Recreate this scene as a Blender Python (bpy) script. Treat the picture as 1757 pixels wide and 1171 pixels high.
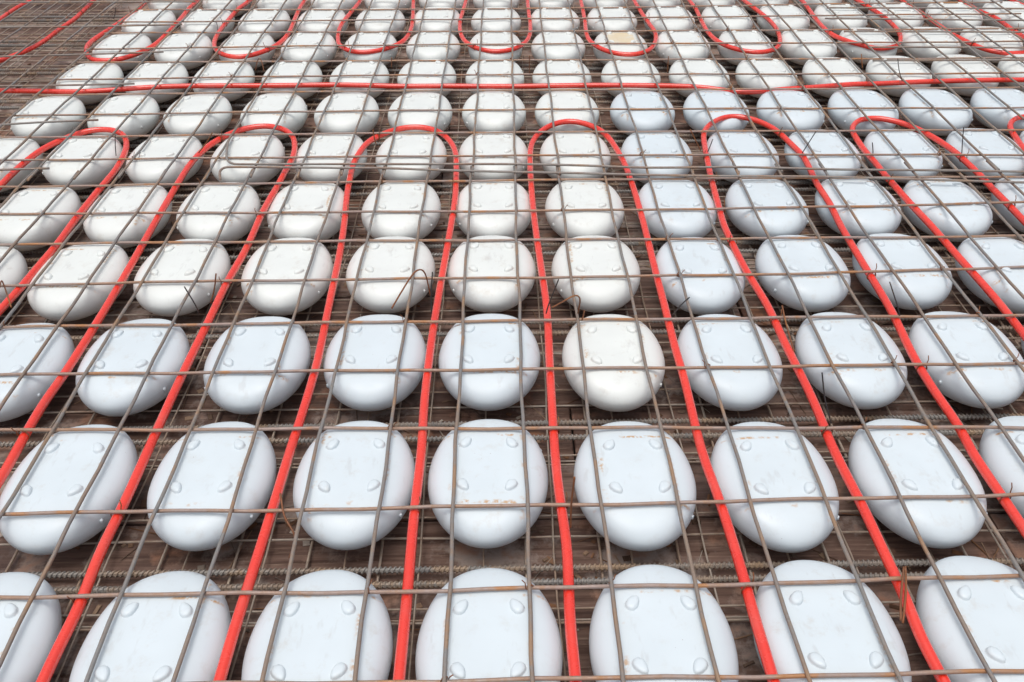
import bpy, math, random
from mathutils import Vector, Matrix

# ------------------------------------------------------------------ measured layout (metres unless noted)
CAM_ROT = [[0.999891, 0.011914, -0.008752], [-0.014223, 0.613782, -0.789347], [-0.004032, 0.789386, 0.613885]]
CAM_LENS = 29.2719
CAM_H = 1.2825
X0, Y0, QY = -0.7177, 4.9108, 1.33333
LONG_COEF = [0.00464, -0.06565, 0.00084, 0.00669, -0.00822, 0.03222, -0.0015, -0.02905]
LONG_OFF = {0: -0.0026, 1: -0.0198, -8: 0.0058, -7: -0.0001, -6: -0.0058, -5: -0.0237, -4: 0.0363, -3: 0.0229, -2: -0.0118, 4: -0.0072, 5: -0.0008, 6: 0.0146, 7: 0.0109, 8: 0.0103, 9: 0.0017, 10: 0.0244, 3: 0.0082, -1: 0.007, 2: -0.026, 11: 0.0138, 13: -0.0416, 14: -0.0236, -9: 0.0238, 12: -0.0437}
TRANS = {0: [0.0354, -0.0008, 0.0072, 0.0031], 1: [-0.1185, 0.0663, 0.0954, 0.0065], 2: [-0.1448, 0.0707, 0.0751, -0.0122], 3: [0.0164, -0.1458, -0.0319, 0.0028], 4: [0.04, -0.0405, 0.0067, 0.048], 5: [0.0241, -0.0102, -0.0237, 0.0177], 6: [0.0303, -0.0121, 0.043, 0.1599], 7: [0.053, -0.0909, -0.0111, 0.0398], 8: [-0.1058, -0.0452, 0.104, 0.0511], 9: [-0.0479, 0.0016, -0.0615, -0.0042], 10: [-0.1179, -0.0896, -0.0808, -0.0092], 11: [-0.1339, -0.0857, -0.0706, 0.034], 12: [-0.0511, -0.0614, -0.0994, 0.0194], 13: [-0.0334, -0.1054, -0.0727, 0.0549], 14: [-0.1805, -0.1345, -0.1232, 0.0631], 15: [-0.3344, -0.1107, -0.0172, -0.0128], 16: [-0.2382, -0.0744, -0.1096, 0.0493], 17: [-0.3331, -0.1484, 0.0149, 0.0091], 18: [-0.366, 0.0102, 0.0289, 0.0208], 19: [-0.5571, 0.0212, 0.1812, -0.0124]}
BALLS = [(-3, 0, -0.9402, 0.8303), (-2, 0, -0.627, 0.8271), (-1, 0, -0.3339, 0.8253), (0, 0, -0.034, 0.8236), (1, 0, 0.2736, 0.8262), (2, 0, 0.57, 0.8319), (3, 0, 0.8784, 0.8366), (-3, 1, -0.937, 1.2366), (-2, 1, -0.631, 1.2407), (-1, 1, -0.3262, 1.2379), (0, 1, -0.0399, 1.2376), (1, 1, 0.2747, 1.225), (2, 1, 0.5714, 1.2177), (3, 1, 0.8791, 1.2223), (4, 1, 1.1757, 1.2258), (-4, 2, -1.2336, 1.6308), (-3, 2, -0.9401, 1.6451), (-2, 2, -0.6276, 1.6482), (-1, 2, -0.3297, 1.6521), (0, 2, -0.0389, 1.6494), (1, 2, 0.2751, 1.6404), (2, 2, 0.5675, 1.6357), (3, 2, 0.8778, 1.6384), (4, 2, 1.1751, 1.6357), (5, 2, 1.4706, 1.6236), (-5, 3, -1.5287, 2.0236), (-4, 3, -1.2309, 2.0393), (-3, 3, -0.9387, 2.056), (-2, 3, -0.633, 2.0556), (-1, 3, -0.3318, 2.0578), (0, 3, -0.0364, 2.0566), (1, 3, 0.2695, 2.0503), (2, 3, 0.5689, 2.0335), (3, 3, 0.8735, 2.0408), (4, 3, 1.1667, 2.0443), (5, 3, 1.4667, 2.0223), (-5, 4, -1.5245, 2.4146), (-4, 4, -1.225, 2.4247), (-3, 4, -0.9313, 2.4288), (-2, 4, -0.6405, 2.4286), (-1, 4, -0.3328, 2.4255), (0, 4, -0.0318, 2.4297), (1, 4, 0.2664, 2.4216), (2, 4, 0.5676, 2.4208), (3, 4, 0.8659, 2.4204), (4, 4, 1.1661, 2.4205), (5, 4, 1.4539, 2.411), (6, 4, 1.7635, 2.4162), (-6, 5, -1.8202, 2.8054), (-5, 5, -1.5263, 2.8236), (-4, 5, -1.2298, 2.8245), (-3, 5, -0.9295, 2.8251), (-2, 5, -0.6273, 2.8269), (-1, 5, -0.3328, 2.8248), (0, 5, -0.033, 2.8245), (1, 5, 0.2653, 2.8191), (2, 5, 0.5632, 2.8129), (3, 5, 0.8738, 2.8122), (4, 5, 1.1712, 2.8093), (5, 5, 1.4628, 2.8091), (6, 5, 1.7707, 2.8083), (7, 5, 2.0515, 2.8176), (-6, 6, -1.8178, 3.2136), (-5, 6, -1.5204, 3.2207), (-4, 6, -1.2252, 3.2245), (-3, 6, -0.919, 3.2261), (-2, 6, -0.6252, 3.2245), (-1, 6, -0.3301, 3.2214), (0, 6, -0.0328, 3.2233), (1, 6, 0.2621, 3.2193), (2, 6, 0.5673, 3.2147), (3, 6, 0.8647, 3.2122), (4, 6, 1.1632, 3.2079), (5, 6, 1.4582, 3.2085), (6, 6, 1.7515, 3.2107), (7, 6, 2.0499, 3.213), (-6, 7, -1.8051, 3.6121), (-5, 7, -1.5174, 3.6169), (-4, 7, -1.2231, 3.6181), (-3, 7, -0.9222, 3.6183), (-2, 7, -0.6255, 3.6169), (-1, 7, -0.3282, 3.6135), (0, 7, -0.0299, 3.6103), (1, 7, 0.2658, 3.6048), (2, 7, 0.5689, 3.6004), (3, 7, 0.8697, 3.5983), (4, 7, 1.1661, 3.5962), (5, 7, 1.4637, 3.5973), (6, 7, 1.7554, 3.6078), (7, 7, 2.0529, 3.6135), (8, 7, 2.3554, 3.612), (-6, 8, -1.804, 4.0122), (-5, 8, -1.5168, 4.0153), (-4, 8, -1.2141, 4.017), (-3, 8, -0.9199, 4.0158), (-2, 8, -0.624, 4.0131), (-1, 8, -0.3253, 4.0068), (0, 8, -0.0282, 4.0041), (1, 8, 0.2725, 3.9981), (2, 8, 0.5679, 3.9931), (3, 8, 0.8675, 3.997), (4, 8, 1.167, 3.9949), (5, 8, 1.4657, 3.9979), (6, 8, 1.7561, 4.0075), (7, 8, 2.0607, 4.0137), (8, 8, 2.3553, 4.0146), (9, 8, 2.6496, 4.0171), (-6, 9, -1.8095, 4.4133), (-5, 9, -1.511, 4.4154), (-4, 9, -1.2186, 4.413), (-3, 9, -0.9205, 4.4104), (-2, 9, -0.6214, 4.4055), (-1, 9, -0.329, 4.4061), (0, 9, -0.0248, 4.3979), (1, 9, 0.277, 4.3941), (2, 9, 0.5709, 4.3935), (3, 9, 0.8685, 4.3945), (4, 9, 1.1659, 4.3979), (5, 9, 1.4596, 4.4024), (6, 9, 1.7575, 4.4118), (7, 9, 2.0517, 4.4232), (8, 9, 2.3533, 4.4227), (9, 9, 2.6513, 4.4232), (-6, 10, -1.8063, 4.8159), (-5, 10, -1.5123, 4.8169), (-4, 10, -1.2168, 4.8159), (-3, 10, -0.9199, 4.8133), (-2, 10, -0.6222, 4.8096), (-1, 10, -0.3237, 4.8055), (0, 10, -0.0249, 4.8015), (1, 10, 0.2739, 4.7982), (2, 10, 0.5726, 4.7961), (3, 10, 0.8706, 4.7958), (4, 10, 1.1679, 4.7977), (5, 10, 1.4639, 4.8027), (6, 10, 1.7585, 4.811), (7, 10, 2.0513, 4.8232), (8, 10, 2.3512, 4.8232), (9, 10, 2.6513, 4.8232), (10, 10, 2.9512, 4.8232)]
PIPES = {'a': [(-0.4839, 0.7546), (-0.4827, 0.8568), (-0.4783, 0.9744), (-0.4736, 1.129), (-0.4706, 1.2978), (-0.4663, 1.4155), (-0.4637, 1.5879), (-0.472, 1.8241), (-0.4812, 2.0628), (-0.4935, 2.2575), (-0.5123, 2.4465), (-0.5206, 2.5879), (-0.5238, 2.6857), (-0.5171, 2.7647), (-0.4974, 2.8669), (-0.4641, 2.9222), (-0.4172, 2.9735), (-0.3671, 3.0044), (-0.3143, 3.0085), (-0.2596, 2.9836), (-0.2158, 2.933), (-0.1825, 2.8497), (-0.1666, 2.7663), (-0.1603, 2.6396), (-0.1571, 2.5212), (-0.1568, 2.3916), (-0.1647, 2.2014), (-0.1786, 1.9025), (-0.1864, 1.6783), (-0.1885, 1.4522), (-0.1842, 1.2855), (-0.1862, 1.0983), (-0.1843, 0.9342), (-0.1837, 0.7497)],
'b': [(0.1117, 0.7448), (0.1104, 0.8667), (0.1152, 1.0193), (0.1092, 1.1451), (0.1061, 1.2802), (0.1094, 1.5547), (0.1139, 1.8026), (0.1055, 2.0498), (0.0984, 2.2629), (0.0955, 2.4186), (0.0957, 2.6334), (0.1008, 2.7939), (0.1142, 2.8781), (0.1454, 2.9555), (0.1897, 3.014), (0.2411, 3.0457), (0.2871, 3.0446), (0.3339, 3.0106), (0.3679, 2.9689), (0.397, 2.8878), (0.4146, 2.7853), (0.4272, 2.6803), (0.4332, 2.5368), (0.4354, 2.4259), (0.4354, 2.2485), (0.4325, 2.0113), (0.4312, 1.824), (0.4287, 1.6503), (0.4295, 1.5116), (0.4251, 1.2815), (0.4343, 1.1393), (0.4396, 0.9767), (0.4397, 0.8689), (0.4414, 0.7539)],
'c': [(0.7237, 0.7461), (0.7187, 0.8165), (0.7222, 0.8974), (0.7208, 0.9813), (0.7191, 1.1185), (0.7127, 1.2763), (0.7166, 1.4485), (0.7095, 1.6449), (0.7067, 1.809), (0.6887, 2.0061), (0.6826, 2.2291), (0.6899, 2.34), (0.7003, 2.4742), (0.7092, 2.5823), (0.7233, 2.713), (0.7437, 2.8798), (0.7594, 2.9412), (0.7864, 2.9956), (0.8328, 3.0506), (0.8858, 3.083), (0.9288, 3.082), (0.9654, 3.0569), (1.0002, 3.014), (1.0305, 2.9534), (1.0447, 2.882), (1.0573, 2.7964), (1.0671, 2.7296), (1.0606, 2.6123), (1.051, 2.5021), (1.052, 2.3779), (1.042, 2.2321), (1.036, 1.9989), (1.0294, 1.7845), (1.0119, 1.5915), (1.0103, 1.457), (1.0163, 1.3423), (1.0104, 1.2638), (1.0147, 1.1343), (1.0172, 1.052), (1.0194, 0.9011)],
'd': [(1.3178, 1.2849), (1.3245, 1.4629), (1.3296, 1.674), (1.3336, 1.8527), (1.326, 2.0461), (1.3192, 2.228), (1.3133, 2.307), (1.3087, 2.3923), (1.3051, 2.5036), (1.3022, 2.5765), (1.3049, 2.6605), (1.3026, 2.7732), (1.3149, 2.9382), (1.339, 2.9918), (1.3796, 3.0376), (1.4268, 3.051), (1.4731, 3.0404), (1.5121, 3.0112), (1.5447, 2.9777), (1.57, 2.927), (1.5922, 2.8642), (1.6091, 2.7995), (1.62, 2.7332), (1.6235, 2.6455), (1.6266, 2.5545), (1.6229, 2.475), (1.6231, 2.3854), (1.6201, 2.2752), (1.6149, 2.0934), (1.6077, 1.7828)],
'e': [(1.835, 2.1732), (1.8418, 2.4152), (1.8571, 2.5918), (1.8719, 2.7534), (1.8874, 2.8269), (1.9045, 2.9055), (1.9206, 2.9613), (1.9664, 3.0237), (2.0238, 3.0559), (2.0821, 3.0455), (2.1287, 3.0054), (2.1591, 2.9184), (2.1773, 2.7609)],
'f': [(-1.0703, 0.9751), (-1.0663, 1.2213), (-1.0703, 1.307), (-1.0758, 1.4474), (-1.0702, 1.5692), (-1.0701, 1.7465), (-1.0736, 1.8825), (-1.0814, 2.0958), (-1.0886, 2.2809), (-1.0937, 2.4652), (-1.0962, 2.5706), (-1.0979, 2.6913), (-1.0884, 2.795), (-1.0683, 2.8786), (-1.0375, 2.9433), (-0.9985, 2.9961), (-0.956, 3.0236), (-0.9091, 3.0356), (-0.8572, 3.0213), (-0.8119, 2.9827), (-0.7778, 2.9243), (-0.7537, 2.8282), (-0.7455, 2.7304), (-0.7515, 2.6457), (-0.7538, 2.5563), (-0.7618, 2.452), (-0.7675, 2.3326), (-0.7663, 2.145), (-0.7768, 1.9534), (-0.7779, 1.7931), (-0.7819, 1.626), (-0.7834, 1.4695), (-0.7822, 1.3017), (-0.7805, 1.145), (-0.7823, 1.0209), (-0.7751, 0.906), (-0.7784, 0.8186), (-0.7787, 0.7595)],
'g': [(-1.6888, 2.0195), (-1.6899, 2.2829), (-1.691, 2.5542), (-1.6917, 2.6358), (-1.6896, 2.7211), (-1.6819, 2.8008), (-1.6676, 2.8664), (-1.6416, 2.9187), (-1.6095, 2.9655), (-1.5779, 3.0006), (-1.5431, 3.018), (-1.5013, 3.017), (-1.4566, 2.9978), (-1.4159, 2.9563), (-1.3789, 2.8772), (-1.3586, 2.7935), (-1.3457, 2.6969), (-1.3434, 2.6062), (-1.3472, 2.5258), (-1.3476, 2.4232), (-1.3486, 2.3302), (-1.3426, 2.1797), (-1.3445, 2.0586), (-1.3464, 1.936), (-1.3523, 1.8317), (-1.3621, 1.6652), (-1.3717, 1.4683)],
'header': [(-2.4602, 3.4205), (-2.2413, 3.4183), (-2.0958, 3.418), (-1.9293, 3.4139), (-1.8007, 3.4042), (-1.6796, 3.4116), (-1.5619, 3.4308), (-1.3774, 3.4492), (-1.035, 3.4519), (-0.6912, 3.452), (-0.4379, 3.4259), (-0.2273, 3.4259), (0.0471, 3.4191), (0.3572, 3.4174), (0.6098, 3.4098), (0.7554, 3.4015), (0.8523, 3.3841), (0.9669, 3.3361), (1.0691, 3.3335), (1.1563, 3.3526), (1.308, 3.3728), (1.4666, 3.4017), (1.5873, 3.4092), (1.7634, 3.4275), (1.9738, 3.4357), (2.2137, 3.4338), (2.4431, 3.4307), (2.688, 3.4246)],
'u0': [(-0.1596, 5.2031), (-0.1853, 4.6717), (-0.1985, 4.4437), (-0.2047, 4.2451), (-0.194, 4.0913), (-0.1649, 3.9747), (-0.111, 3.8889), (-0.0378, 3.8463), (0.0268, 3.8589), (0.0733, 3.8978), (0.1173, 3.9813), (0.1387, 4.0823), (0.1464, 4.2355), (0.1443, 4.3985), (0.1442, 4.6622), (0.1458, 5.1938)],
'um2': [(-0.7341, 5.2205), (-0.7547, 4.688), (-0.7765, 4.4598), (-0.7961, 4.2456), (-0.7856, 4.0794), (-0.7566, 3.9482), (-0.6843, 3.8632), (-0.6151, 3.8551), (-0.5494, 3.8868), (-0.4784, 3.9697), (-0.4496, 4.0704), (-0.4419, 4.2359), (-0.4571, 4.5012), (-0.4697, 4.6798), (-0.5034, 5.2135)],
'um4': [(-1.3211, 5.2383), (-1.3535, 4.6868), (-1.3764, 4.5434), (-1.3819, 4.3594), (-1.3812, 4.1834), (-1.3643, 4.0207), (-1.3278, 3.9072), (-1.2645, 3.825), (-1.1941, 3.7969), (-1.1338, 3.8278), (-1.0812, 3.9007), (-1.0463, 3.998), (-1.0351, 4.1598), (-1.0484, 4.3819), (-1.0567, 4.5902), (-1.0544, 4.6966), (-1.0791, 5.231)],
'um6': [(-1.8928, 5.2557), (-1.9092, 4.7211), (-1.9048, 4.5237), (-1.9227, 4.34), (-1.9357, 4.1984), (-1.9524, 4.0507), (-1.9423, 3.9508), (-1.8959, 3.8414), (-1.8449, 3.7809), (-1.7796, 3.7739), (-1.7208, 3.7975), (-1.6707, 3.8755), (-1.6375, 3.9714), (-1.6274, 4.102), (-1.6267, 4.2683), (-1.6306, 4.398), (-1.6394, 4.5508), (-1.638, 4.7133), (-1.6431, 5.2481)],
'um8': [(-2.5712, 5.2763), (-2.5434, 4.7393), (-2.5562, 4.6485), (-2.5604, 4.5421), (-2.5522, 4.3917), (-2.5464, 4.197), (-2.5297, 3.9826), (-2.505, 3.8386), (-2.4525, 3.7462), (-2.3733, 3.7072), (-2.3057, 3.7276), (-2.265, 3.7789), (-2.2303, 3.8501), (-2.201, 3.9173), (-2.1823, 4.0568), (-2.1856, 4.2368), (-2.1757, 4.3967), (-2.1925, 4.6382), (-2.2015, 4.7295), (-2.2403, 5.2662)],
'u2': [(0.4438, 5.1848), (0.4301, 4.654), (0.4262, 4.4412), (0.4215, 4.2624), (0.4134, 4.1082), (0.4198, 3.9876), (0.4525, 3.8878), (0.5043, 3.8149), (0.57, 3.7835), (0.6301, 3.796), (0.689, 3.8543), (0.7285, 3.9651), (0.7487, 4.0992), (0.7389, 4.235), (0.7247, 4.4178), (0.7136, 4.6459), (0.6967, 5.1771)],
'u4': [(1.0141, 5.1675), (1.01, 4.6374), (1.0172, 4.476), (1.0083, 4.2934), (1.0038, 4.1188), (1.0135, 4.0004), (1.0407, 3.9073), (1.0904, 3.839), (1.1543, 3.8018), (1.2263, 3.8133), (1.2905, 3.8819), (1.327, 3.9921), (1.3498, 4.1407), (1.3465, 4.2993), (1.3227, 4.4674), (1.2978, 4.6291), (1.2356, 5.1608)],
'u6': [(1.6267, 5.1489), (1.6106, 4.6201), (1.6013, 4.4433), (1.5865, 4.2594), (1.5831, 4.121), (1.5978, 4.0155), (1.6434, 3.9267), (1.6789, 3.8904), (1.7217, 3.8408), (1.7761, 3.8394), (1.8427, 3.8796), (1.8941, 3.9651), (1.9285, 4.0797), (1.9405, 4.2021), (1.9386, 4.3349), (1.925, 4.4504), (1.9023, 4.6118), (1.8473, 5.1422)],
'u8': [(2.1184, 5.134), (2.1454, 4.6048), (2.1545, 4.4278), (2.1592, 4.2277), (2.1626, 4.061), (2.1799, 3.9575), (2.2051, 3.8578), (2.2439, 3.793), (2.3056, 3.7601), (2.3844, 3.7736), (2.4638, 3.8189), (2.502, 3.8825), (2.4896, 3.9831), (2.4864, 4.1099), (2.4931, 4.2675), (2.4638, 4.401), (2.4562, 4.5959), (2.4566, 5.1238)],
'u10': [(2.7267, 5.1156), (2.7268, 4.5668), (2.7406, 4.4826), (2.7575, 4.264), (2.7737, 4.0271), (2.8539, 3.9228)]}
HOOKED = {'h1': [(-0.9896, 2.8945), (-0.9892, 2.8339), (-0.9742, 2.7508), (-0.9584, 2.685), (-0.9464, 2.6574), (-0.9303, 2.6413), (-0.7239, 2.6366), (-0.5238, 2.6321), (-0.2441, 2.6258), (0.0351, 2.6195), (0.2535, 2.6057), (0.489, 2.5827), (0.7659, 2.5809), (0.9217, 2.5708), (1.1727, 2.552), (1.4444, 2.5416), (1.7448, 2.5241), (2.0158, 2.5073)], 'h2': [(-0.9381, 2.5264), (-0.9557, 2.5823), (-0.9586, 2.6086), (-0.9486, 2.6194), (-0.739, 2.6125), (-0.5396, 2.6036), (-0.4006, 2.5983), (-0.2018, 2.5785), (0.0342, 2.5602), (0.249, 2.5467), (0.4813, 2.5287), (0.7318, 2.5146), (1.0398, 2.5035), (1.2665, 2.4859), (1.5084, 2.4638), (1.7061, 2.447), (1.9678, 2.4248)]}
LAP_LEFT = [[(-2.8593, 4.1664), (-2.4482, 4.191), (-2.0235, 4.193), (-1.5688, 4.2125)], [(-2.6303, 3.7506), (-2.2514, 3.7711), (-1.8684, 3.7918), (-1.5346, 3.8141)], [(-2.4355, 3.3968), (-2.0825, 3.4108), (-1.9379, 3.4105), (-1.5324, 3.4233)], [(-2.2012, 2.9712), (-1.8956, 3.012), (-1.7724, 3.0308), (-1.5418, 3.05)], [(-2.0082, 2.6208), (-1.7174, 2.6319), (-1.5547, 2.6393)], [(-3.1026, 4.6082), (-2.6465, 4.6142), (-1.6129, 4.5973)]]
LAP_RIGHT = [[(1.6305, 3.6182), (1.8913, 3.6151), (2.2916, 3.6085), (2.656, 3.6027)], [(1.6744, 3.7928), (1.9618, 3.7853), (2.371, 3.7666), (2.7412, 3.7489)], [(1.6359, 4.0181), (2.0519, 4.0025), (2.4815, 3.9865), (2.8684, 3.9675)], [(1.6082, 4.2205), (1.8468, 4.2064), (2.5702, 4.1631), (2.9705, 4.1428)], [(1.6719, 4.3956), (2.2066, 4.3755), (2.6654, 4.3526), (3.0801, 4.3309)]]
TIES = [('d', [(0.7225, 2.7137, 0.0), (0.7289, 2.7167, 0.0211), (0.7356, 2.7197, 0.0466)]), ('d', [(1.0523, 2.6981, 0.0), (1.0679, 2.7011, 0.0377), (1.0859, 2.7041, 0.0786)]), ('d', [(1.3001, 2.6925, -0.0), (1.2959, 2.6955, 0.0174), (1.2899, 2.6985, 0.0377)]), ('d', [(1.6099, 2.6854, 0.0), (1.5976, 2.6884, 0.0509), (1.588, 2.6914, 0.0943)]), ('d', [(1.0258, 1.732, 0.0), (1.0123, 1.735, 0.0298), (0.9742, 1.738, 0.1011)]), ('d', [(0.7206, 1.3345, 0.0), (0.6926, 1.3375, 0.0688), (0.6707, 1.3405, 0.1412)]), ('d', [(-0.8005, 1.7769, -0.0), (-0.8036, 1.7799, 0.0235), (-0.8198, 1.7829, 0.0812)]), ('r', [(-0.7826, 1.8262, 0.0), (-0.765, 1.8292, 0.0395), (-0.7505, 1.8322, 0.0875)]), ('r', [(-0.1983, 1.847, 0.0), (-0.2044, 1.823, 0.0832), (-0.215, 1.799, 0.1144), (-0.2319, 1.775, 0.1152), (-0.2605, 1.751, 0.08), (-0.2867, 1.727, 0.0446)]), ('d', [(0.1088, 1.7589, 0.0), (0.1161, 1.7619, 0.0296), (0.1389, 1.7649, 0.1029)]), ('r', [(0.192, 1.7573, 0.0), (0.1925, 1.7333, 0.0613), (0.1768, 1.7093, 0.0906), (0.1455, 1.6853, 0.0897), (0.1171, 1.6613, 0.0891)]), ('d', [(0.437, 1.7437, 0.0), (0.4548, 1.7467, 0.0294), (0.476, 1.7497, 0.0533)]), ('r', [(0.7248, 1.7615, 0.015), (0.7231, 1.7054, -0.0015), (0.7204, 1.6114, -0.018)]), ('r', [(0.1236, 1.0523, -0.0), (0.1227, 1.0553, 0.066), (0.1261, 1.0583, 0.1352)]), ('r', [(0.7283, 0.9395, 0.015), (0.7176, 0.8979, -0.0015), (0.696, 0.8439, -0.018)]), ('r', [(0.7245, 0.9374, 0.015), (0.7022, 0.8814, -0.0015), (0.6941, 0.8479, -0.018)]), ('r', [(-0.4532, 1.1358, 0.015), (-0.4395, 1.0932, -0.0015), (-0.4173, 1.0618, -0.018), (-0.4171, 1.0507, -0.0345), (-0.4251, 1.0277, -0.051)]), ('r', [(-1.0607, 3.5648, -0.0), (-1.0407, 3.5408, 0.0428), (-1.0199, 3.5168, 0.068), (-1.0057, 3.4928, 0.0594), (-0.9968, 3.4688, 0.0342)]), ('r', [(-0.4755, 3.5801, 0.0), (-0.4745, 3.5831, 0.0228), (-0.472, 3.5861, 0.0441)]), ('r', [(0.1191, 3.5052, 0.0), (0.1185, 3.5082, 0.0353), (0.1191, 3.5112, 0.0724)]), ('r', [(0.7071, 3.4904, -0.0), (0.7053, 3.4934, 0.0353), (0.7046, 3.4964, 0.0689)]), ('r', [(1.5539, 3.5284, 0.0), (1.5454, 3.5314, 0.027), (1.536, 3.5344, 0.0581)]), ('d', [(-1.3598, 2.733, 0.0), (-1.3524, 2.736, 0.038), (-1.3426, 2.739, 0.0772)]), ('r', [(-1.0753, 2.7506, 0.0), (-1.0393, 2.7536, 0.0378), (-1.0114, 2.7566, 0.0726)]), ('o', [(-0.4538, 2.8063, 0.0), (-0.4587, 2.8093, 0.0254), (-0.4608, 2.8123, 0.0525)]), ('r', [(0.7011, 2.7303, 0.0), (0.6769, 2.7333, 0.0403), (0.6554, 2.7363, 0.0762)]), ('d', [(-1.4014, 4.2148, 0.015), (-1.3954, 4.2061, -0.0015), (-1.3862, 4.1665, -0.018)]), ('r', [(-1.3652, 1.8865, 0.015), (-1.3886, 1.9405, -0.0015), (-1.3237, 1.8392, -0.018)]), ('d', [(1.6636, 3.3687, 0.0), (1.6395, 3.3717, 0.0452), (1.6208, 3.3747, 0.0937)]), ('d', [(-1.9393, 4.3111, -0.0), (-1.9246, 4.3141, 0.028), (-1.915, 4.3171, 0.0559)]), ('r', [(0.2, 1.7266, 0.0), (0.2032, 1.7296, 0.0137), (0.2058, 1.7326, 0.0273)]), ('d', [(-0.1905, 1.7649, 0.0), (-0.1879, 1.7679, 0.0611), (-0.1805, 1.7709, 0.125)])]
U = 0.15            # mesh pitch across the picture
ZM = 0.155          # height of the top mesh above the boards
S = bpy.context.scene
COL = S.collection
for o in list(bpy.data.objects):
    bpy.data.objects.remove(o)

# ------------------------------------------------------------------ camera, world, sun, exposure
cam_d = bpy.data.cameras.new('camera'); cam = bpy.data.objects.new('camera', cam_d); COL.objects.link(cam)
cam_d.lens = CAM_LENS; cam_d.sensor_width = 36.0; cam_d.clip_start = 0.02; cam_d.clip_end = 500
R3 = Matrix(CAM_ROT)
cam.matrix_world = Matrix.Translation((0, 0, ZM + CAM_H)) @ R3.to_4x4()
S.camera = cam

SUN_EL, SUN_AZ = math.radians(80), math.radians(215)     # azimuth clockwise from +Y (almost overhead)
world = bpy.data.worlds.new('World'); S.world = world; world.use_nodes = True
nt = world.node_tree; nt.nodes.clear()
sky = nt.nodes.new('ShaderNodeTexSky'); sky.sky_type = 'NISHITA'; sky.sun_disc = False
sky.sun_elevation = SUN_EL; sky.sun_rotation = SUN_AZ; sky.air_density = 1.0; sky.dust_density = 5.0; sky.ozone_density = 0.8
hs = nt.nodes.new('ShaderNodeHueSaturation'); hs.inputs['Saturation'].default_value = 0.45
bg = nt.nodes.new('ShaderNodeBackground'); bg.inputs['Strength'].default_value = 0.145
wo = nt.nodes.new('ShaderNodeOutputWorld')
nt.links.new(sky.outputs[0], hs.inputs['Color']); nt.links.new(hs.outputs[0], bg.inputs[0]); nt.links.new(bg.outputs[0], wo.inputs[0])
sun_d = bpy.data.lights.new('sun', 'SUN'); sun = bpy.data.objects.new('sun', sun_d); COL.objects.link(sun)
sun_d.energy = 0.9; sun_d.angle = math.radians(40); sun_d.color = (1.0, 0.97, 0.93)
sd = Vector((math.sin(SUN_AZ) * math.cos(SUN_EL), math.cos(SUN_AZ) * math.cos(SUN_EL), math.sin(SUN_EL)))
sun.rotation_euler = sd.to_track_quat('Z', 'Y').to_euler(); sun.location = sd * 20
S.view_settings.view_transform = 'Standard'; S.view_settings.look = 'None'
S.view_settings.exposure = 0.02; S.view_settings.gamma = 1.0; S.view_settings.use_curve_mapping = False
S.render.engine = 'CYCLES'
S.cycles.max_bounces = 5; S.cycles.diffuse_bounces = 3; S.cycles.glossy_bounces = 2
S.cycles.use_adaptive_sampling = True; S.cycles.adaptive_threshold = 0.02

rnd = random.Random(7)

# ------------------------------------------------------------------ helpers
def link(o, parent=None):
    COL.objects.link(o)
    if parent is not None:
        o.parent = parent
    return o

def obj(name, mesh, mat=None, parent=None):
    o = bpy.data.objects.new(name, mesh)
    if mat is not None and mesh is not None and not mesh.materials:
        mesh.materials.append(mat)
    return link(o, parent)

def empty(name, loc=(0, 0, 0)):
    o = bpy.data.objects.new(name, None); o.location = loc; o.empty_display_size = 0.05
    return link(o)

def tag(o, label=None, cat=None, group=None, kind=None):
    if label: o['label'] = label
    if cat: o['category'] = cat
    if group: o['group'] = group
    if kind: o['kind'] = kind
    return o

def mesh_from(name, v, f, smooth=True):
    m = bpy.data.meshes.new(name); m.from_pydata(v, [], f); m.update()
    if smooth:
        m.polygons.foreach_set('use_smooth', [True] * len(m.polygons))
    return m

def catmull(pts, step):
    out = []
    n = len(pts)
    P = [Vector(p) for p in pts]
    for k in range(n - 1):
        p0 = P[k - 1] if k else P[0] * 2 - P[1]
        p1, p2 = P[k], P[k + 1]
        p3 = P[k + 2] if k + 2 < n else P[-1] * 2 - P[-2]
        m = max(1, int((p2 - p1).length / step))
        for q in range(m):
            t = q / m
            out.append(0.5 * ((2 * p1) + (p2 - p0) * t + (2 * p0 - 5 * p1 + 4 * p2 - p3) * t * t + (3 * p1 - p0 - 3 * p2 + p3) * t ** 3))
    out.append(P[-1])
    return out

def tube(name, pts, r, sides=8, taper=None):
    """round bar along a polyline, capped"""
    P = [Vector(p) for p in pts]
    v, f = [], []
    up = Vector((0.0, 0.0, 1.0))
    d0 = (P[1] - P[0]).normalized()
    n = d0.cross(up)
    if n.length < 0.05: n = d0.cross(Vector((1, 0, 0)))
    n.normalize()
    for k, p in enumerate(P):
        a = P[max(0, k - 1)]; b = P[min(len(P) - 1, k + 1)]
        d = (b - a).normalized()
        n = (n - d * n.dot(d)).normalized(); w = d.cross(n)
        rr = r if taper is None else r * taper(k / (len(P) - 1))
        for s in range(sides):
            t = 2 * math.pi * s / sides
            v.append(p + (n * math.cos(t) + w * math.sin(t)) * rr)
    m = len(P)
    for k in range(m - 1):
        for s in range(sides):
            s2 = (s + 1) % sides
            f.append((k * sides + s, k * sides + s2, (k + 1) * sides + s2, (k + 1) * sides + s))
    f.append(tuple(range(sides))[::-1]); f.append(tuple((m - 1) * sides + s for s in range(sides)))
    me = mesh_from(name, v, f)
    me.polygons[len(f) - 1].use_smooth = False; me.polygons[len(f) - 2].use_smooth = False
    return me

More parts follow.
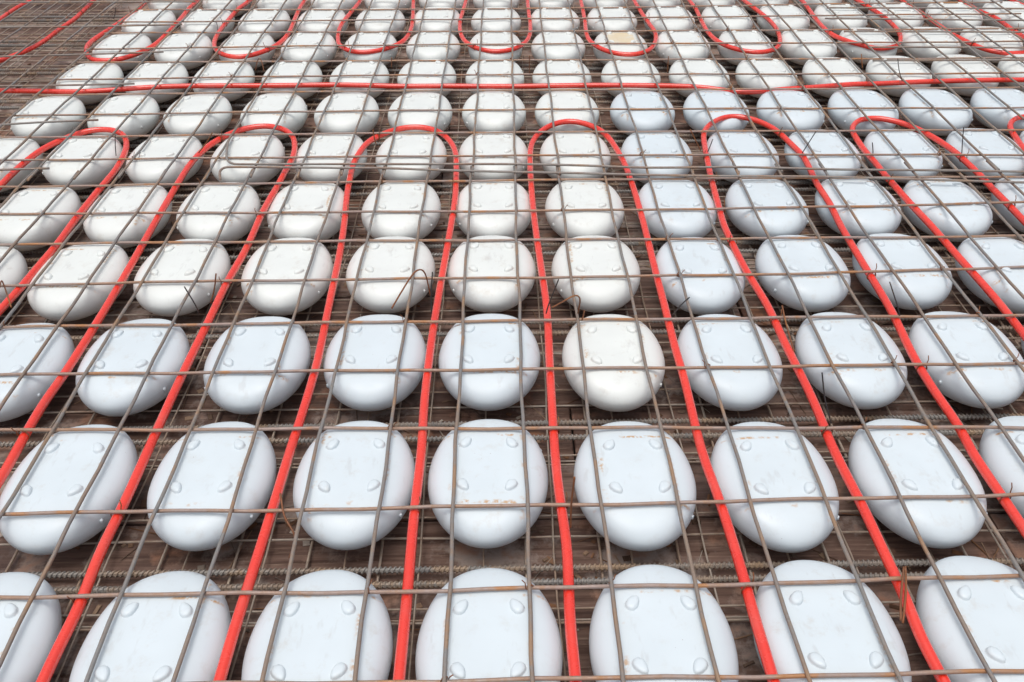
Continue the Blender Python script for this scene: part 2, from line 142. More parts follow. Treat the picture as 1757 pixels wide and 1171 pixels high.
# ------------------------------------------------------------------ materials
class NT:
    def __init__(s, name):
        s.m = bpy.data.materials.new(name); s.m.use_nodes = True
        s.t = s.m.node_tree; s.t.nodes.clear()
        s.out = s.n('ShaderNodeOutputMaterial'); s.b = s.n('ShaderNodeBsdfPrincipled')
        s.l(s.b.outputs[0], s.out.inputs[0])
    def n(s, t, **k):
        x = s.t.nodes.new(t)
        for a, b in k.items(): setattr(x, a, b)
        return x
    def l(s, a, b): s.t.links.new(a, b)
    def noise(s, vec, scale, detail=4, rough=0.55):
        x = s.n('ShaderNodeTexNoise'); x.inputs['Scale'].default_value = scale
        x.inputs['Detail'].default_value = detail; x.inputs['Roughness'].default_value = rough
        if vec is not None: s.l(vec, x.inputs['Vector'])
        return x.outputs['Fac']
    def ramp(s, fac, stops):
        x = s.n('ShaderNodeValToRGB'); e = x.color_ramp.elements
        while len(e) < len(stops): e.new(0.5)
        for k, (p, c) in enumerate(stops):
            e[k].position = p; e[k].color = (*c, 1) if len(c) == 3 else c
        s.l(fac, x.inputs[0]); return x.outputs[0]
    def mix(s, fac, a, b):
        x = s.n('ShaderNodeMix', data_type='RGBA')
        for sock, val in ((x.inputs['Factor'], fac), (x.inputs['A'], a), (x.inputs['B'], b)):
            if isinstance(val, (int, float)): sock.default_value = val
            elif isinstance(val, tuple): sock.default_value = (*val, 1)
            else: s.l(val, sock)
        return x.outputs['Result']
    def math(s, op, a, b=None, clamp=False):
        x = s.n('ShaderNodeMath', operation=op, use_clamp=clamp)
        for k, val in enumerate((a, b)):
            if val is None: continue
            if isinstance(val, (int, float)): x.inputs[k].default_value = val
            else: s.l(val, x.inputs[k])
        return x.outputs[0]
    def mapr(s, v, a, b, c=0.0, d=1.0):
        x = s.n('ShaderNodeMapRange'); x.interpolation_type = 'SMOOTHSTEP'
        s.l(v, x.inputs[0])
        for k, val in enumerate((a, b, c, d)): x.inputs[k + 1].default_value = val
        return x.outputs[0]
    def bump(s, h, strength, dist=0.001):
        x = s.n('ShaderNodeBump'); x.inputs['Strength'].default_value = strength; x.inputs['Distance'].default_value = dist
        s.l(h, x.inputs['Height']); s.l(x.outputs[0], s.b.inputs['Normal'])
    def setp(s, **k):
        for a, b in k.items(): s.b.inputs[a.replace('_', ' ')].default_value = b
        return s

def seeded_coords(N, scale=(1, 1, 1)):
    tc = N.n('ShaderNodeTexCoord'); oi = N.n('ShaderNodeObjectInfo')
    mp = N.n('ShaderNodeMapping'); mp.inputs['Scale'].default_value = scale
    cb = N.n('ShaderNodeCombineXYZ')
    for k, mlt in enumerate((37.0, 91.0, 53.0)):
        N.l(N.math('MULTIPLY', oi.outputs['Random'], mlt), cb.inputs[k])
    N.l(tc.outputs['Object'], mp.inputs['Vector']); N.l(cb.outputs[0], mp.inputs['Location'])
    return tc.outputs['Object'], mp.outputs[0], oi.outputs['Random']

def plastic(name, base, ochre=False):
    N = NT(name)
    raw, vec, rn = seeded_coords(N)
    sep = N.n('ShaderNodeSeparateXYZ'); N.l(raw, sep.inputs[0])
    x, y, z = sep.outputs
    # faint mottling of moulded plastic
    mott = N.ramp(N.noise(vec, 9, 2), [(0.3, tuple(c * 0.94 for c in base)), (0.75, base)])
    # rust rubbed off by the wires, along the lines where they lie on the shell
    ax = N.math('ABSOLUTE', x)
    lx = N.mapr(N.math('ABSOLUTE', N.math('SUBTRACT', ax, 0.0735)), 0.0, 0.009, 1.0, 0.0)
    ly = N.mapr(N.math('ABSOLUTE', N.math('ADD', y, 0.104)), 0.0, 0.008, 1.0, 0.0)
    lb = N.mapr(N.math('ABSOLUTE', N.math('SUBTRACT', y, 0.088)), 0.0, 0.006, 1.0, 0.0)
    line = N.math('MAXIMUM', N.math('MULTIPLY', lx, 0.8), N.math('MAXIMUM', ly, lb))
    patch = N.mapr(N.noise(vec, 15, 3), 0.52, 0.64)
    fine = N.mapr(N.noise(vec, 120, 3), 0.38, 0.6)
    top = N.mapr(z, 0.115, 0.135)
    stain = N.math('MULTIPLY', N.math('MULTIPLY', line, patch), N.math('MULTIPLY', fine, top))
    col = N.mix(N.math('MULTIPLY', stain, 0.85), mott, (0.52, 0.25, 0.045))
    # loose specks and dried drips
    speck = N.mapr(N.noise(vec, 210, 2), 0.755, 0.79)
    speck = N.math('MULTIPLY', speck, N.mapr(N.noise(vec, 14, 2), 0.52, 0.62))
    col = N.mix(N.math('MULTIPLY', speck, 0.8), col, (0.16, 0.085, 0.045))
    dust = N.mapr(N.noise(vec, 22, 4, 0.7), 0.52, 0.8)
    col = N.mix(N.math('MULTIPLY', dust, N.mapr(rn, 0.0, 1.0, 0.10, 0.34)), col, (0.45, 0.38, 0.30))
    # grey smears left by boots and rain on the upper side
    sm = N.n('ShaderNodeMapping'); sm.inputs['Scale'].default_value = (1.0, 0.35, 1.0); N.l(vec, sm.inputs['Vector'])
    smear = N.math('MULTIPLY', N.mapr(N.noise(sm.outputs[0], 34, 3, 0.6), 0.60, 0.72), N.mapr(z, 0.09, 0.14))
    col = N.mix(N.math('MULTIPLY', smear, 0.22), col, (0.40, 0.39, 0.37))
    if ochre:
        sq = N.math('MULTIPLY', N.mapr(ax, 0.058, 0.066, 1.0, 0.0), N.mapr(N.math('ABSOLUTE', y), 0.07, 0.085, 1.0, 0.0))
        sq = N.math('MULTIPLY', sq, top)
        col = N.mix(N.math('MULTIPLY', sq, N.mapr(N.noise(vec, 18, 4), 0.25, 0.6, 0.4, 0.75)), col, (0.70, 0.54, 0.30))
    N.l(col, N.b.inputs['Base Color'])
    N.l(N.mapr(N.noise(vec, 30, 4), 0.3, 0.7, 0.30, 0.46), N.b.inputs['Roughness'])
    N.setp(Specular_IOR_Level=0.4)
    N.b.inputs['Subsurface Weight'].default_value = 0.0
    N.bump(N.noise(vec, 60, 3), 0.06, 0.002)
    return N.m

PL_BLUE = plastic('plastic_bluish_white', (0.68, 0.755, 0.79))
PL_CREAM = plastic('plastic_cream_white', (0.78, 0.81, 0.78))
PL_OCHRE = plastic('plastic_ochre_stained', (0.78, 0.805, 0.77), ochre=True)

def steel(name, a, b, c, amount=0.5, scale=(1, 1, 1), rib=0.0):
    N = NT(name)
    raw, vec, rn = seeded_coords(N, scale)
    big = N.noise(vec, 5, 4); fine = N.noise(vec, 70, 5, 0.65)
    m1 = N.mapr(N.math('ADD', big, N.math('MULTIPLY', N.math('SUBTRACT', fine, 0.5), 0.5)), amount - 0.14, amount + 0.14)
    col = N.mix(m1, a, b)
    m2 = N.mapr(N.noise(vec, 11, 4), 0.54, 0.66)
    col = N.mix(N.math('MULTIPLY', m2, 0.75), col, c)
    col = N.mix(N.mapr(N.noise(vec, 160, 3), 0.6, 0.75, 0.0, 0.45), col, tuple(v * 0.45 for v in a))
    N.l(col, N.b.inputs['Base Color'])
    N.l(N.mapr(fine, 0.3, 0.7, 0.45, 0.75), N.b.inputs['Roughness'])
    N.setp(Metallic=0.25, Specular_IOR_Level=0.45)
    N.bump(fine, 0.35, 0.0012)
    return N.m

ST_LONG = steel('steel_wire_grey', (0.25, 0.24, 0.23), (0.29, 0.22, 0.17), (0.38, 0.23, 0.13), 0.5)
ST_CROSS = steel('steel_wire_rusty', (0.36, 0.28, 0.245), (0.38, 0.245, 0.17), (0.46, 0.21, 0.075), 0.5)
ST_LAP = steel('steel_wire_lap', (0.29, 0.26, 0.235), (0.29, 0.21, 0.165), (0.34, 0.22, 0.14), 0.55)
ST_LOW = steel('steel_wire_low', (0.42, 0.36, 0.30), (0.36, 0.26, 0.19), (0.48, 0.39, 0.30), 0.5)
ST_RIB = steel('steel_ribbed', (0.29, 0.275, 0.255), (0.34, 0.26, 0.195), (0.40, 0.28, 0.18), 0.55)
ST_TIE_D = steel('tie_dark', (0.045, 0.042, 0.045), (0.07, 0.055, 0.045), (0.09, 0.06, 0.04), 0.6)
ST_TIE_R = steel('tie_rust', (0.20, 0.085, 0.04), (0.27, 0.10, 0.04), (0.36, 0.15, 0.05), 0.5)

def pipe_material():
    N = NT('red_plastic_pipe')
    raw, vec, rn = seeded_coords(N)
    col = N.ramp(N.noise(vec, 6, 4), [(0.3, (0.80, 0.034, 0.018)), (0.75, (0.88, 0.050, 0.024))])
    dust = N.math('MULTIPLY', N.mapr(N.noise(vec, 9, 4, 0.6), 0.5, 0.75), 0.12)
    col = N.mix(dust, col, (0.50, 0.33, 0.27))
    scuff = N.math('MULTIPLY', N.mapr(N.noise(vec, 60, 3), 0.68, 0.76), 0.25)
    col = N.mix(scuff, col, (0.36, 0.03, 0.03))
    N.l(col, N.b.inputs['Base Color'])
    N.l(N.mapr(N.noise(vec, 40, 4), 0.3, 0.7, 0.20, 0.34), N.b.inputs['Roughness'])
    N.setp(Specular_IOR_Level=0.6, Coat_Weight=0.55, Coat_Roughness=0.15, Coat_IOR=1.7)
    return N.m
RED = pipe_material()

def wood_material():
    N = NT('formwork_timber')
    raw, vec, rn = seeded_coords(N)
    gr = N.n('ShaderNodeMapping'); gr.inputs['Scale'].default_value = (1.2, 26, 8); N.l(vec, gr.inputs['Vector'])
    g1 = N.noise(gr.outputs[0], 2.2, 8, 0.65)
    g2 = N.noise(gr.outputs[0], 9, 5, 0.6)
    tone = N.ramp(rn, [(0.0, (0.175, 0.108, 0.082)), (0.5, (0.235, 0.148, 0.114)), (1.0, (0.30, 0.20, 0.158))])
    dark = N.mix(N.mapr(g1, 0.35, 0.68), tone, (0.07, 0.036, 0.025))
    col = N.mix(N.mapr(g2, 0.55, 0.72, 0.0, 0.55), dark, (0.38, 0.27, 0.20))
    cem = N.math('MULTIPLY', N.mapr(N.noise(vec, 5.5, 6, 0.7), 0.50, 0.62), 0.7)
    col = N.mix(cem, col, (0.40, 0.34, 0.30))
    wet = N.mapr(N.noise(vec, 4.2, 6, 0.7), 0.5, 0.60)
    col = N.mix(N.math('MULTIPLY', wet, 0.55), col, (0.085, 0.048, 0.036))
    rust = N.math('MULTIPLY', N.mapr(N.noise(vec, 11, 5, 0.6), 0.54, 0.68), 0.6)
    col = N.mix(rust, col, (0.30, 0.125, 0.06))
    N.l(col, N.b.inputs['Base Color'])
    N.l(N.math('SUBTRACT', 0.75, N.math('MULTIPLY', wet, 0.35)), N.b.inputs['Roughness'])
    N.setp(Specular_IOR_Level=0.35)
    N.bump(g1, 0.5, 0.003)
    return N.m
WOOD = wood_material()
def simple(name, col, rough=0.8):
    N = NT(name); raw, vec, rn = seeded_coords(N)
    N.l(N.ramp(N.noise(vec, 8, 5), [(0.3, tuple(c * 0.7 for c in col)), (0.7, col)]), N.b.inputs['Base Color'])
    N.setp(Roughness=rough); return N.m
DARK = simple('ground_under_deck', (0.055, 0.042, 0.034))
def debris_material():
    N = NT('site_litter'); g = N.n('ShaderNodeNewGeometry')
    N.l(N.ramp(g.outputs['Random Per Island'], [(0.0, (0.06, 0.035, 0.022)), (0.35, (0.20, 0.09, 0.04)), (0.6, (0.30, 0.20, 0.13)), (0.8, (0.12, 0.075, 0.05)), (1.0, (0.42, 0.36, 0.30))]), N.b.inputs['Base Color'])
    N.setp(Roughness=0.85); return N.m

# ------------------------------------------------------------------ setting: ground and formwork boards
g = 60.0
ground = obj('ground', mesh_from('ground', [(-g, -g, -0.035), (g, -g, -0.035), (g, g, -0.035), (-g, g, -0.035)], [(0, 1, 2, 3)], False), DARK)
tag(ground, kind='structure')
deck = empty('formwork_deck'); tag(deck, kind='structure')
def plank_mesh(w, ln):
    b = 0.0025; t = 0.028
    v = []; hx, hy = ln / 2, w / 2
    for zz, sx in ((-t, 0), (-b, 0), (0, b)):
        for x, y in ((-hx + sx, -hy + sx), (hx - sx, -hy + sx), (hx - sx, hy - sx), (-hx + sx, hy - sx)):
            v.append((x, y, zz))
    f = [(3, 2, 1, 0), (8, 9, 10, 11)]
    for k in range(2):
        for s in range(4):
            a = k * 4 + s; c = k * 4 + (s + 1) % 4
            f.append((a, c, c + 4, a + 4))
    return mesh_from('plank', v, f, False)
PW = [0.168, 0.196, 0.232]
PLM = {(w, l): plank_mesh(w - 0.005, l - 0.005) for w in PW for l in (2.0, 2.6, 3.2)}
y = 0.25
while y < 7.6:
    w = rnd.choice(PW); x = -4.6 - rnd.random() * 1.6
    while x < 4.8:
        l = rnd.choice((2.0, 2.6, 3.2))
        o = obj('plank', PLM[(w, l)], WOOD, deck)
        o.location = (x + l / 2, y + w / 2, rnd.uniform(-0.0025, 0.0))
        o.rotation_euler = (rnd.uniform(-0.006, 0.006), 0, 0)
        x += l
    y += w

# ------------------------------------------------------------------ mesh wires
def clampf(v, a, b): return max(a, min(b, v))
def long_x(i, yu):
    a = clampf(i, -13, 16) / 10; b = (clampf(yu, 4.5, 31) / QY - 9) / 9
    k = LONG_COEF
    return X0 + i + k[0] + k[1] * a + k[2] * b + k[3] * a * a + k[4] * a * b + k[5] * b * b + k[6] * a * b * b + k[7] * a * a * b + LONG_OFF.get(i, 0.0)
def trans_y(j, xu):
    t = clampf(xu, -11, 12) / 10
    if j in TRANS: c = TRANS[j]
    elif j < 0: c = [TRANS[0][0], 0, 0, 0]
    else: c = [TRANS[19][0] * 0.9 - 0.05 * (j - 19), -0.04, 0, 0]
    return Y0 + QY * j + c[0] + c[1] * t + c[2] * t * t + c[3] * t ** 3
RT, RL = 0.0039, 0.0040
ZT_, ZL_ = ZM - 0.0035, ZM + 0.0036
def wob(k, ph, amp): return amp * (math.sin(k * 0.71 + ph) + 0.6 * math.sin(k * 1.93 + ph * 2.3))

def trans_wire(j, xa, xb, parent, mat=None, dz=0.0):
    ph = rnd.random() * 6.28; pts = []
    n = int((xb - xa) / 0.5) + 1
    for k in range(n + 1):
        xu = xa + (xb - xa) * k / n
        pts.append((xu * U, (trans_y(j, xu) + wob(k, ph, 0.013)) * U, ZT_ + dz + wob(k, ph + 2, 0.0006)))
    return obj('wire', tube('wire', pts, RT, 8), mat or ST_CROSS, parent)
def long_wire(i, ja, jb, parent, mat=None, dz=0.0, dx=0.0):
    ph = rnd.random() * 6.28; pts = []
    ya, yb = Y0 + QY * ja, Y0 + QY * jb
    n = int((yb - ya) / 0.5) + 1
    for k in range(n + 1):
        yu = ya + (yb - ya) * k / n
        pts.append(((long_x(i, yu) + dx + wob(k, ph, 0.013)) * U, yu * U, ZL_ + dz + wob(k, ph + 1, 0.0006)))
    return obj('wire', tube('wire', pts, RL, 8), mat or ST_LONG, parent)

near = empty('reinforcing_mesh', (0, 0, 0))
tag(near, 'welded steel mesh sheet with light rust covering the nearer rows of formers', 'steel mesh', 'top reinforcing mesh sheets')
for j in range(-1, 10): trans_wire(j, -13.0 - 0.2 * max(0, j), 15.0 + 0.2 * max(0, j), near)
for i in range(-14, 16): long_wire(i, -1.6, 9.42 + rnd.uniform(-0.05, 0.05), near)
far = empty('reinforcing_mesh', (0, 0, 0))
tag(far, 'welded steel mesh sheet covering the far rows beyond the two long hooked bars', 'steel mesh', 'top reinforcing mesh sheets')
for j in range(10, 22): trans_wire(j, -12.75, 17.5, far)
for i in range(-12, 18): long_wire(i, 9.12 + rnd.uniform(-0.05, 0.05), 22.5, far, dz=-0.0004, dx=0.03)
left = empty('reinforcing_mesh', (0, 0, 0))
tag(left, 'steel mesh sheet over the bare boards at left, cross wires lapping onto the formers', 'steel mesh', 'top reinforcing mesh sheets')
for ln in LAP_LEFT:
    a, b = ln[0], ln[1]; ext = (a[0] * 2 - b[0], a[1] * 2 - b[1])
    pts = [(p[0], p[1], ZT_ + 0.0073) for p in [ext] + list(ln)]
    obj('wire', tube('wire', catmull(pts, 0.06), RT * 1.06, 8), ST_LAP, left)
for i in range(-24, -12): long_wire(i, 8.6, 22.5, left)
right = empty('reinforcing_mesh', (0, 0, 0))
tag(right, 'steel mesh sheet at the far right, its cross wires lapping beside those of its neighbour', 'steel mesh', 'top reinforcing mesh sheets')
for ln in LAP_RIGHT:
    pts = [(p[0], p[1], ZT_ + 0.0075) for p in ln]
    obj('wire', tube('wire', catmull(pts, 0.06), RT * 1.1, 8), ST_LAP, right)
for i in (18, 19, 20): long_wire(i, 14.6, 22.5, right)

# lower mesh on the boards
low = empty('lower_mesh', (0, 0, 0))
tag(low, 'thin steel mesh lying low on the boards under the white formers', 'steel mesh')
ZLOW = 0.0135
def low_y(j): return (Y0 + QY * j) * U
for k in range(-1, 11):
    for off, r in ((2.0, 0.0027), (0.99, 0.0026), (2.35, 0.0024), (1.20, 0.0024), (1.06, 0.0022)):
        jj = off + 2.08 * k + rnd.uniform(-0.05, 0.05)
        pts = [(-3.9 + 0.13 * q, low_y(jj) + wob(q, jj, 0.0015), ZLOW + 0.004) for q in range(61)]
        obj('wire', tube('wire', pts, r, 6), ST_LOW, low)
for k in range(-25, 22):
    xx = (X0 + 1.02 * k + rnd.uniform(-0.06, 0.06)) * U
    pts = [(xx + wob(q, k, 0.002), 0.45 + 0.13 * q, ZLOW - 0.0022) for q in range(44)]
    obj('wire', tube('wire', pts, 0.0031, 6), ST_LOW, low)

for k in range(-25, 22):
    xx = (X0 + 1.02 * k + 0.42 + rnd.uniform(-0.1, 0.1)) * U
    pts = [(xx + wob(q, k, 0.003), 0.45 + 0.13 * q, ZLOW + 0.0085) for q in range(44)]
    obj('wire', tube('wire', pts, 0.0022, 6), ST_LOW, low)

# ribbed bars between the rows, above the lower mesh
def ribbed_mesh(length, r=0.0064, pitch=0.0102, sides=8):
    v, f = [], []; n = int(length / pitch)
    prof = ((0.0, 0.74), (0.46, 0.74), (0.56, 1.2), (0.86, 1.2))
    rings = 0
    for k in range(n):
        for dx, s in prof:
            for a in range(sides):
                t = 2 * math.pi * a / sides
                v.append((-length / 2 + (k + dx) * pitch + 0.0035 * math.cos(t), math.cos(t) * r * s, math.sin(t) * r * s))
            rings += 1
    for k in range(rings - 1):
        for a in range(sides):
            b = (a + 1) % sides
            f.append((k * sides + a, k * sides + b, (k + 1) * sides + b, (k + 1) * sides + a))
    f.append(tuple(range(sides))[::-1]); f.append(tuple((rings - 1) * sides + a for a in range(sides)))
    return mesh_from('ribbed_bar', v, f, False)
RIBM = ribbed_mesh(6.4)
ORD = ['first', 'second', 'third', 'fourth', 'fifth', 'sixth', 'seventh', 'eighth', 'ninth', 'tenth', 'eleventh', 'twelfth', 'thirteenth', 'fourteenth', 'fifteenth', 'sixteenth', 'seventeenth', 'eighteenth']
for k in range(0, 10):
    for side, jj in (('front', 1.40 + 2.10 * k - 0.004 * k * k), ('rear', 1.63 + 2.11 * k - 0.004 * k * k)):
        o = obj('ribbed_bar', RIBM, ST_RIB)
        o.location = (rnd.uniform(-0.25, 0.05) - (0.35 if k > 5 else 0), low_y(jj + rnd.uniform(-0.03, 0.03)), ZLOW + (0.0125 if side == 'rear' else 0.0125))
        o.rotation_euler = (rnd.random() * 6, 0, rnd.uniform(-0.004, 0.004))
        tag(o, '%s of two ribbed steel bars low between the %s and %s rows of formers' % (side, ORD[k], ORD[k + 1]), 'ribbed bar', 'ribbed bars lying between the rows')

# ------------------------------------------------------------------ white void formers
SH_R, SH_A, SH_EL = 0.864 * U, 0.45 * U, 1.3505
Z_TOP, Z_EQ, Z_LOW = ZM - 0.009, ZM - 0.0555, ZM - 0.117
def former_mesh():
    v, f = [], []; NP = 72
    rows = []
    def ring(r, z, n):
        row = []
        for s in range(NP):
            t = 2 * math.pi * s / NP; c, sn = math.cos(t), math.sin(t)
            k = (abs(c) ** n + abs(sn) ** n) ** (-1.0 / n)
            row.append(len(v)); v.append((r * k * c, SH_EL * r * k * sn, z))
        rows.append(row)
    # underside
    LB = 10
    for q in range(LB + 1):
        t = math.radians(-80 + 80 * q / LB)
        r = SH_A * 0.9 + (SH_R - SH_A * 0.9) * math.cos(t)
        ring(r, Z_EQ + (Z_EQ - Z_LOW) * math.sin(t) / math.sin(math.radians(80)), 2.0)
    TM = math.radians(83); UB = 14
    for q in range(1, UB + 1):
        t = TM * q / UB
        r = SH_A + (SH_R - SH_A) * (math.cos(t) - math.cos(TM)) / (1 - math.cos(TM))
        n = 2.0 + 2.6 * (q / UB) ** 2.2
        ring(r, Z_EQ + (Z_TOP - 0.0008 - Z_EQ) * math.sin(t) / math.sin(TM), n)
    # flat top with a soft crowned edge
    ring(SH_A * 0.94, Z_TOP - 0.0004, 4.4)
    ring(SH_A * 0.85, Z_TOP - 0.0001, 4.2)
    ring(SH_A * 0.75, Z_TOP, 4.0)
    ring(SH_A * 0.55, Z_TOP - 0.0004, 3.4)
    ring(SH_A * 0.2, Z_TOP - 0.0007, 2.4)
    for a, b in zip(rows[:-1], rows[1:]):
        for s in range(NP):
            s2 = (s + 1) % NP
            f.append((a[s], a[s2], b[s2], b[s]))
    f.append(tuple(rows[0])[::-1]); f.append(tuple(rows[-1]))
    return mesh_from('void_former_shell', v, f)
def nub_mesh():
    # egg-shaped locating nub, long axis x, pointed end at +x, with a soft foot
    v, f = [], []; NP = 20
    prof = [(1.22, -0.0010), (1.06, 0.0003), (1.00, 0.0022), (0.95, 0.0046), (0.83, 0.0065), (0.57, 0.0077), (0.25, 0.0081)]
    for s_, z in prof:
        for s in range(NP):
            t = 2 * math.pi * s / NP; c, sn = math.cos(t), math.sin(t)
            w = 0.0108 * (1 - 0.24 * c)
            v.append((0.0165 * s_ * c, w * s_ * sn, z))
    for k in range(len(prof) - 1):
        for s in range(NP):
            s2 = (s + 1) % NP
            f.append((k * NP + s, k * NP + s2, (k + 1) * NP + s2, (k + 1) * NP + s))
    f.append(tuple((len(prof) - 1) * NP + s for s in range(NP)))
    return mesh_from('nub', v, f)
def clip_mesh():
    v = []; f = []
    for z, s in ((-0.005, 0.4), (-0.003, 0.6), (0.003, 0.6), (0.005, 0.4)):
        for x, y in ((-0.004, -0.006), (0.0045, -0.0045), (0.0045, 0.0045), (-0.004, 0.006)):
            v.append((x * s, y * s, z))
    for k in range(3):
        for s in range(4):
            f.append((k * 4 + s, k * 4 + (s + 1) % 4, k * 4 + 4 + (s + 1) % 4, k * 4 + 4 + s))
    f += [(3, 2, 1, 0), (12, 13, 14, 15)]
    return mesh_from('clip', v, f)
SHELL = {}
base_shell, base_nub, base_clip = former_mesh(), nub_mesh(), clip_mesh()
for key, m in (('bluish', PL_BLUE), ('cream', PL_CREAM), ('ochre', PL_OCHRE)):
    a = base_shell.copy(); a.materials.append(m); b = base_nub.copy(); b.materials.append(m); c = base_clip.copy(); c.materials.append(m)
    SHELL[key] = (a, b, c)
BX, BY = 0.329 * U, 0.310 * U * QY
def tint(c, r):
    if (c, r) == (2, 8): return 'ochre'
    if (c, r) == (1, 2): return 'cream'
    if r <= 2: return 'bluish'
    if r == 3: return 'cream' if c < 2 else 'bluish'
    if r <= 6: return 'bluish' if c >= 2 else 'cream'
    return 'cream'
SEEN = {'bluish': 'bluish white', 'cream': 'cream white', 'ochre': 'ochre topped'}
rows = {}
for c, r, x, y in BALLS: rows.setdefault(r, []).append(c)
def words(k): return ORD[k]
for c, r, x, y in BALLS:
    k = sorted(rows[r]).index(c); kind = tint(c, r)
    e = empty('void_former', (x, y, 0))
    e.rotation_euler = (rnd.uniform(-0.006, 0.006), rnd.uniform(-0.009, 0.009), rnd.uniform(-0.025, 0.025))
    tag(e, '%s oval void former, %s from the left in the %s row from the front' % (SEEN[kind], words(k), words(r)), 'void former', 'white plastic void formers set in rows')
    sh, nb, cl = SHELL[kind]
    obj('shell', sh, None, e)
    for sx in (-1, 1):
        for sy in (-1, 1):
            o = obj('nub', nb, None, e); o.location = (sx * BX, sy * BY, Z_TOP - 0.0004)
            # long axes lie across the diagonals, pointed end away from the middle line
            o.rotation_euler = (0, 0, math.atan2(-sy * 0.9 if sx > 0 else -sy * 0.9, sx * 0.62) + math.pi)
    ang = rnd.choice((-0.62, -0.62, -2.52, 0.5))
    o = obj('clip', cl, None, e)
    o.location = ((SH_R + 0.0005) * math.cos(ang), SH_EL * (SH_R + 0.0005) * math.sin(ang), Z_EQ)
    o.rotation_euler = (0, 0, math.atan2(math.sin(ang) / SH_EL, math.cos(ang)))

# ------------------------------------------------------------------ red heating pipes
ZP = ZM - 0.0037 * 2 - 0.0114
PIPE_LABEL = {
 'g': 'red plastic pipe hairpin bending round the second former from left of the sixth row',
 'f': 'red plastic pipe hairpin bending round the fourth former from left of the sixth row',
 'a': 'red plastic pipe hairpin bending round the sixth former from left of the sixth row',
 'b': 'red plastic pipe hairpin bending round the eighth former from left of the sixth row',
 'c': 'red plastic pipe hairpin bending round the tenth former from left of the sixth row',
 'd': 'red plastic pipe hairpin bending round the twelfth former from left of the sixth row',
 'e': 'red plastic pipe bend cut off by the right edge beside the sixth row',
 'header': 'long red plastic pipe running straight across between the two sets of hairpins',
 'um8': 'red plastic pipe bend over the bare boards in the upper left corner',
 'um6': 'red plastic pipe loop round the first former from left of the ninth row',
 'um4': 'red plastic pipe loop round the third former from left of the ninth row',
 'um2': 'red plastic pipe loop round the fifth former from left of the ninth row',
 'u0': 'red plastic pipe loop round the seventh former from left of the ninth row',
 'u2': 'red plastic pipe loop round the ochre topped former of the ninth row',
 'u4': 'red plastic pipe loop round the eleventh former from left of the ninth row',
 'u6': 'red plastic pipe loop round the thirteenth former from left of the ninth row',
 'u8': 'red plastic pipe loop round the fifteenth former from left, at the right edge',
 'u10': 'red plastic pipe passing through the upper right corner of the picture'}
for key, pts in PIPES.items():
    p = [(a, b, ZP) for a, b in pts]
    e0 = Vector(p[0]) + (Vector(p[0]) - Vector(p[1])).normalized() * 0.35
    e1 = Vector(p[-1]) + (Vector(p[-1]) - Vector(p[-2])).normalized() * 0.35
    P = catmull([e0] + p + [e1], 0.015)
    for _ in range(6):
        P = [P[0]] + [(P[k - 1] + P[k] * 2 + P[k + 1]) / 4 for k in range(1, len(P) - 1)] + [P[-1]]
    ph = rnd.random() * 6
    P = [Vector((q.x, q.y, q.z + 0.0012 * math.sin(k * 0.11 + ph) - (0.001 if key == 'header' else 0.0))) for k, q in enumerate(P)]
    o = obj('heating_pipe', tube('heating_pipe', P, 0.0104, 14), RED)
    tag(o, PIPE_LABEL[key], 'pipe', 'red heating pipes')

# ------------------------------------------------------------------ loose hooked bars
for key, lab in (('h1', 'long steel bar with its end hooked away from the viewer, behind its twin'), ('h2', 'long steel bar with its end hooked towards the viewer, in front of its twin')):
    P = catmull([(a, b, ZM + 0.0118) for a, b in HOOKED[key]], 0.012)
    for _ in range(4):
        P = [P[0]] + [(P[k - 1] + P[k] * 2 + P[k + 1]) / 4 for k in range(1, len(P) - 1)] + [P[-1]]
    o = obj('hooked_bar', tube('hooked_bar', P, 0.0042, 8), ST_LAP)
    tag(o, lab, 'steel bar', 'long hooked bars lying on the mesh')

# ------------------------------------------------------------------ tie wires twisted on to the mesh
for m, pts in TIES:
    par = near if pts[0][1] < (Y0 + QY * 9.3) * U else far
    P = catmull([(x, y, ZM + 0.004 + max(z, -0.125)) for x, y, z in pts], 0.006)
    o = obj('tie_wire', tube('tie_wire', P, 0.0017 if m == 'd' else 0.0021, 6), ST_TIE_D if m == 'd' else ST_TIE_R, par)
# small knots at random pipe crossings
def knot(x, y, z):
    P = []
    for k in range(26):
        t = k / 25; a = t * 4 * math.pi
        P.append((x + 0.006 * (t - 0.5) + 0.0015 * math.cos(a), y + 0.0062 * math.cos(a), z + 0.0062 * math.sin(a)))
    P += [(x + 0.008, y + 0.004, z + 0.010), (x + 0.013, y + 0.007, z + 0.017)]
    return tube('tie_wire', P, 0.0011, 5)
KM = knot(0, 0, 0)
for k in range(46):
    j = rnd.choice(range(0, 19)); i = rnd.choice(range(-11, 15))
    yu = trans_y(j, X0 + i)
    par = near if j < 9.4 else far
    o = obj('tie_wire', KM, ST_TIE_R, par)
    o.location = (long_x(i, yu) * U, yu * U, ZM); o.rotation_euler = (0, 0, rnd.choice((0.5, -0.6, 0.8, 2.4)))

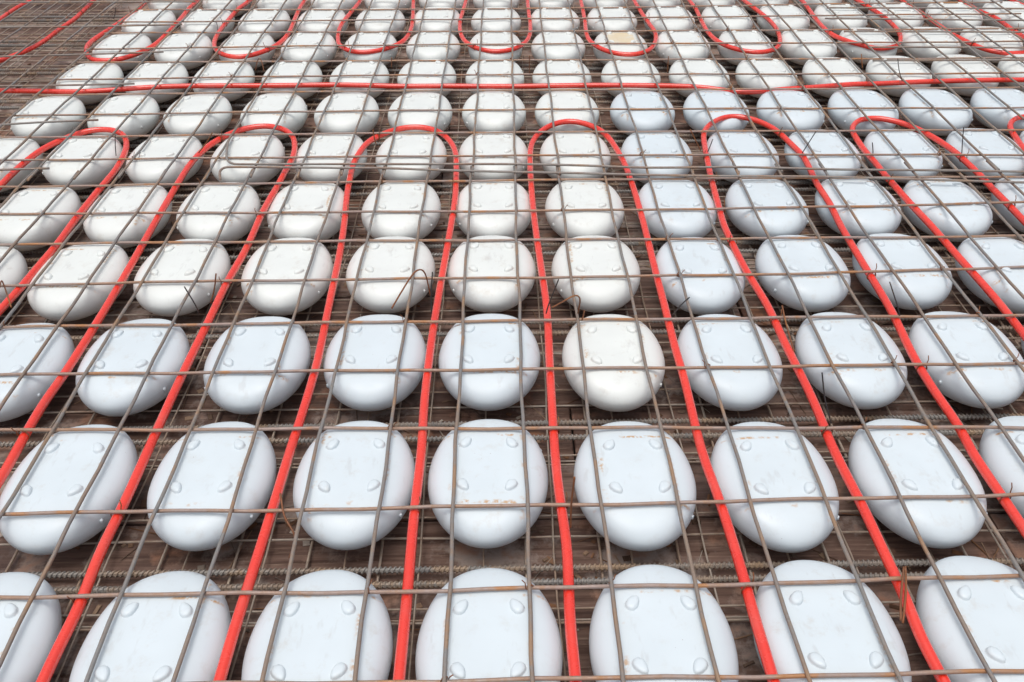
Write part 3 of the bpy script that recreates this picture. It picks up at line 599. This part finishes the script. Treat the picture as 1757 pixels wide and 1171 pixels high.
def pipe_tie_mesh():
    P = []
    for k in range(29):
        a = k / 28 * 2.15 * math.pi - 0.4
        P.append((0.0120 * math.cos(a), 0.004 * (k / 28 - 0.5), 0.0142 * math.sin(a) + 0.0025))
    P += [(0.010, 0.003, 0.0175), (0.0125, 0.006, 0.026), (0.011, 0.010, 0.036)]
    return tube('tie_wire', P, 0.0012, 5)
PT = pipe_tie_mesh()
for key, pts in PIPES.items():
    if key == 'header': continue
    for a, b in zip(pts[:-1], pts[1:]):
        for j in range(0, 20):
            ya, yb = trans_y(j, a[0] / U) * U, trans_y(j, b[0] / U) * U
            if (a[1] - ya) * (b[1] - yb) < 0 and abs(b[1] - a[1]) > 0.6 * abs(b[0] - a[0]) and rnd.random() < 0.30:
                t = (ya - a[1]) / (b[1] - a[1])
                o = obj('tie_wire', PT, None, near if j < 9.4 else far)
                if not PT.materials: PT.materials.append(ST_TIE_R)
                o.location = (a[0] + (b[0] - a[0]) * t, ya + rnd.uniform(-0.004, 0.004), ZP)
                o.rotation_euler = (0, 0, -math.atan2(b[0] - a[0], b[1] - a[1]) + rnd.uniform(-0.3, 0.3) + rnd.choice((0, math.pi)))

# ------------------------------------------------------------------ litter on the boards
v, f = [], []
for k in range(7000):
    x, y = rnd.uniform(-3.6, 3.6), rnd.uniform(0.5, 6.0)
    a = rnd.random() * math.pi
    if rnd.random() < 0.35: L, w, h = rnd.uniform(0.02, 0.06), rnd.uniform(0.0007, 0.0015), 0.0015
    else: L, w, h = rnd.uniform(0.003, 0.014), rnd.uniform(0.002, 0.008), rnd.uniform(0.001, 0.003)
    ca, sa = math.cos(a), math.sin(a); b = len(v)
    for zz, s in ((0.0005, 1.0), (h, 0.75)):
        for px, py in ((-L, -w), (L, -w), (L, w), (-L, w)):
            v.append((x + (px * ca - py * sa) * s, y + (px * sa + py * ca) * s, zz + rnd.uniform(0, 0.001)))
    f += [(b + 4, b + 5, b + 6, b + 7)] + [(b + q, b + (q + 1) % 4, b + 4 + (q + 1) % 4, b + 4 + q) for q in range(4)]
lit = obj('litter', mesh_from('litter', v, f, False), debris_material())
tag(lit, 'rust flakes, wire clippings and wood splinters scattered on the boards', 'litter', kind='stuff')
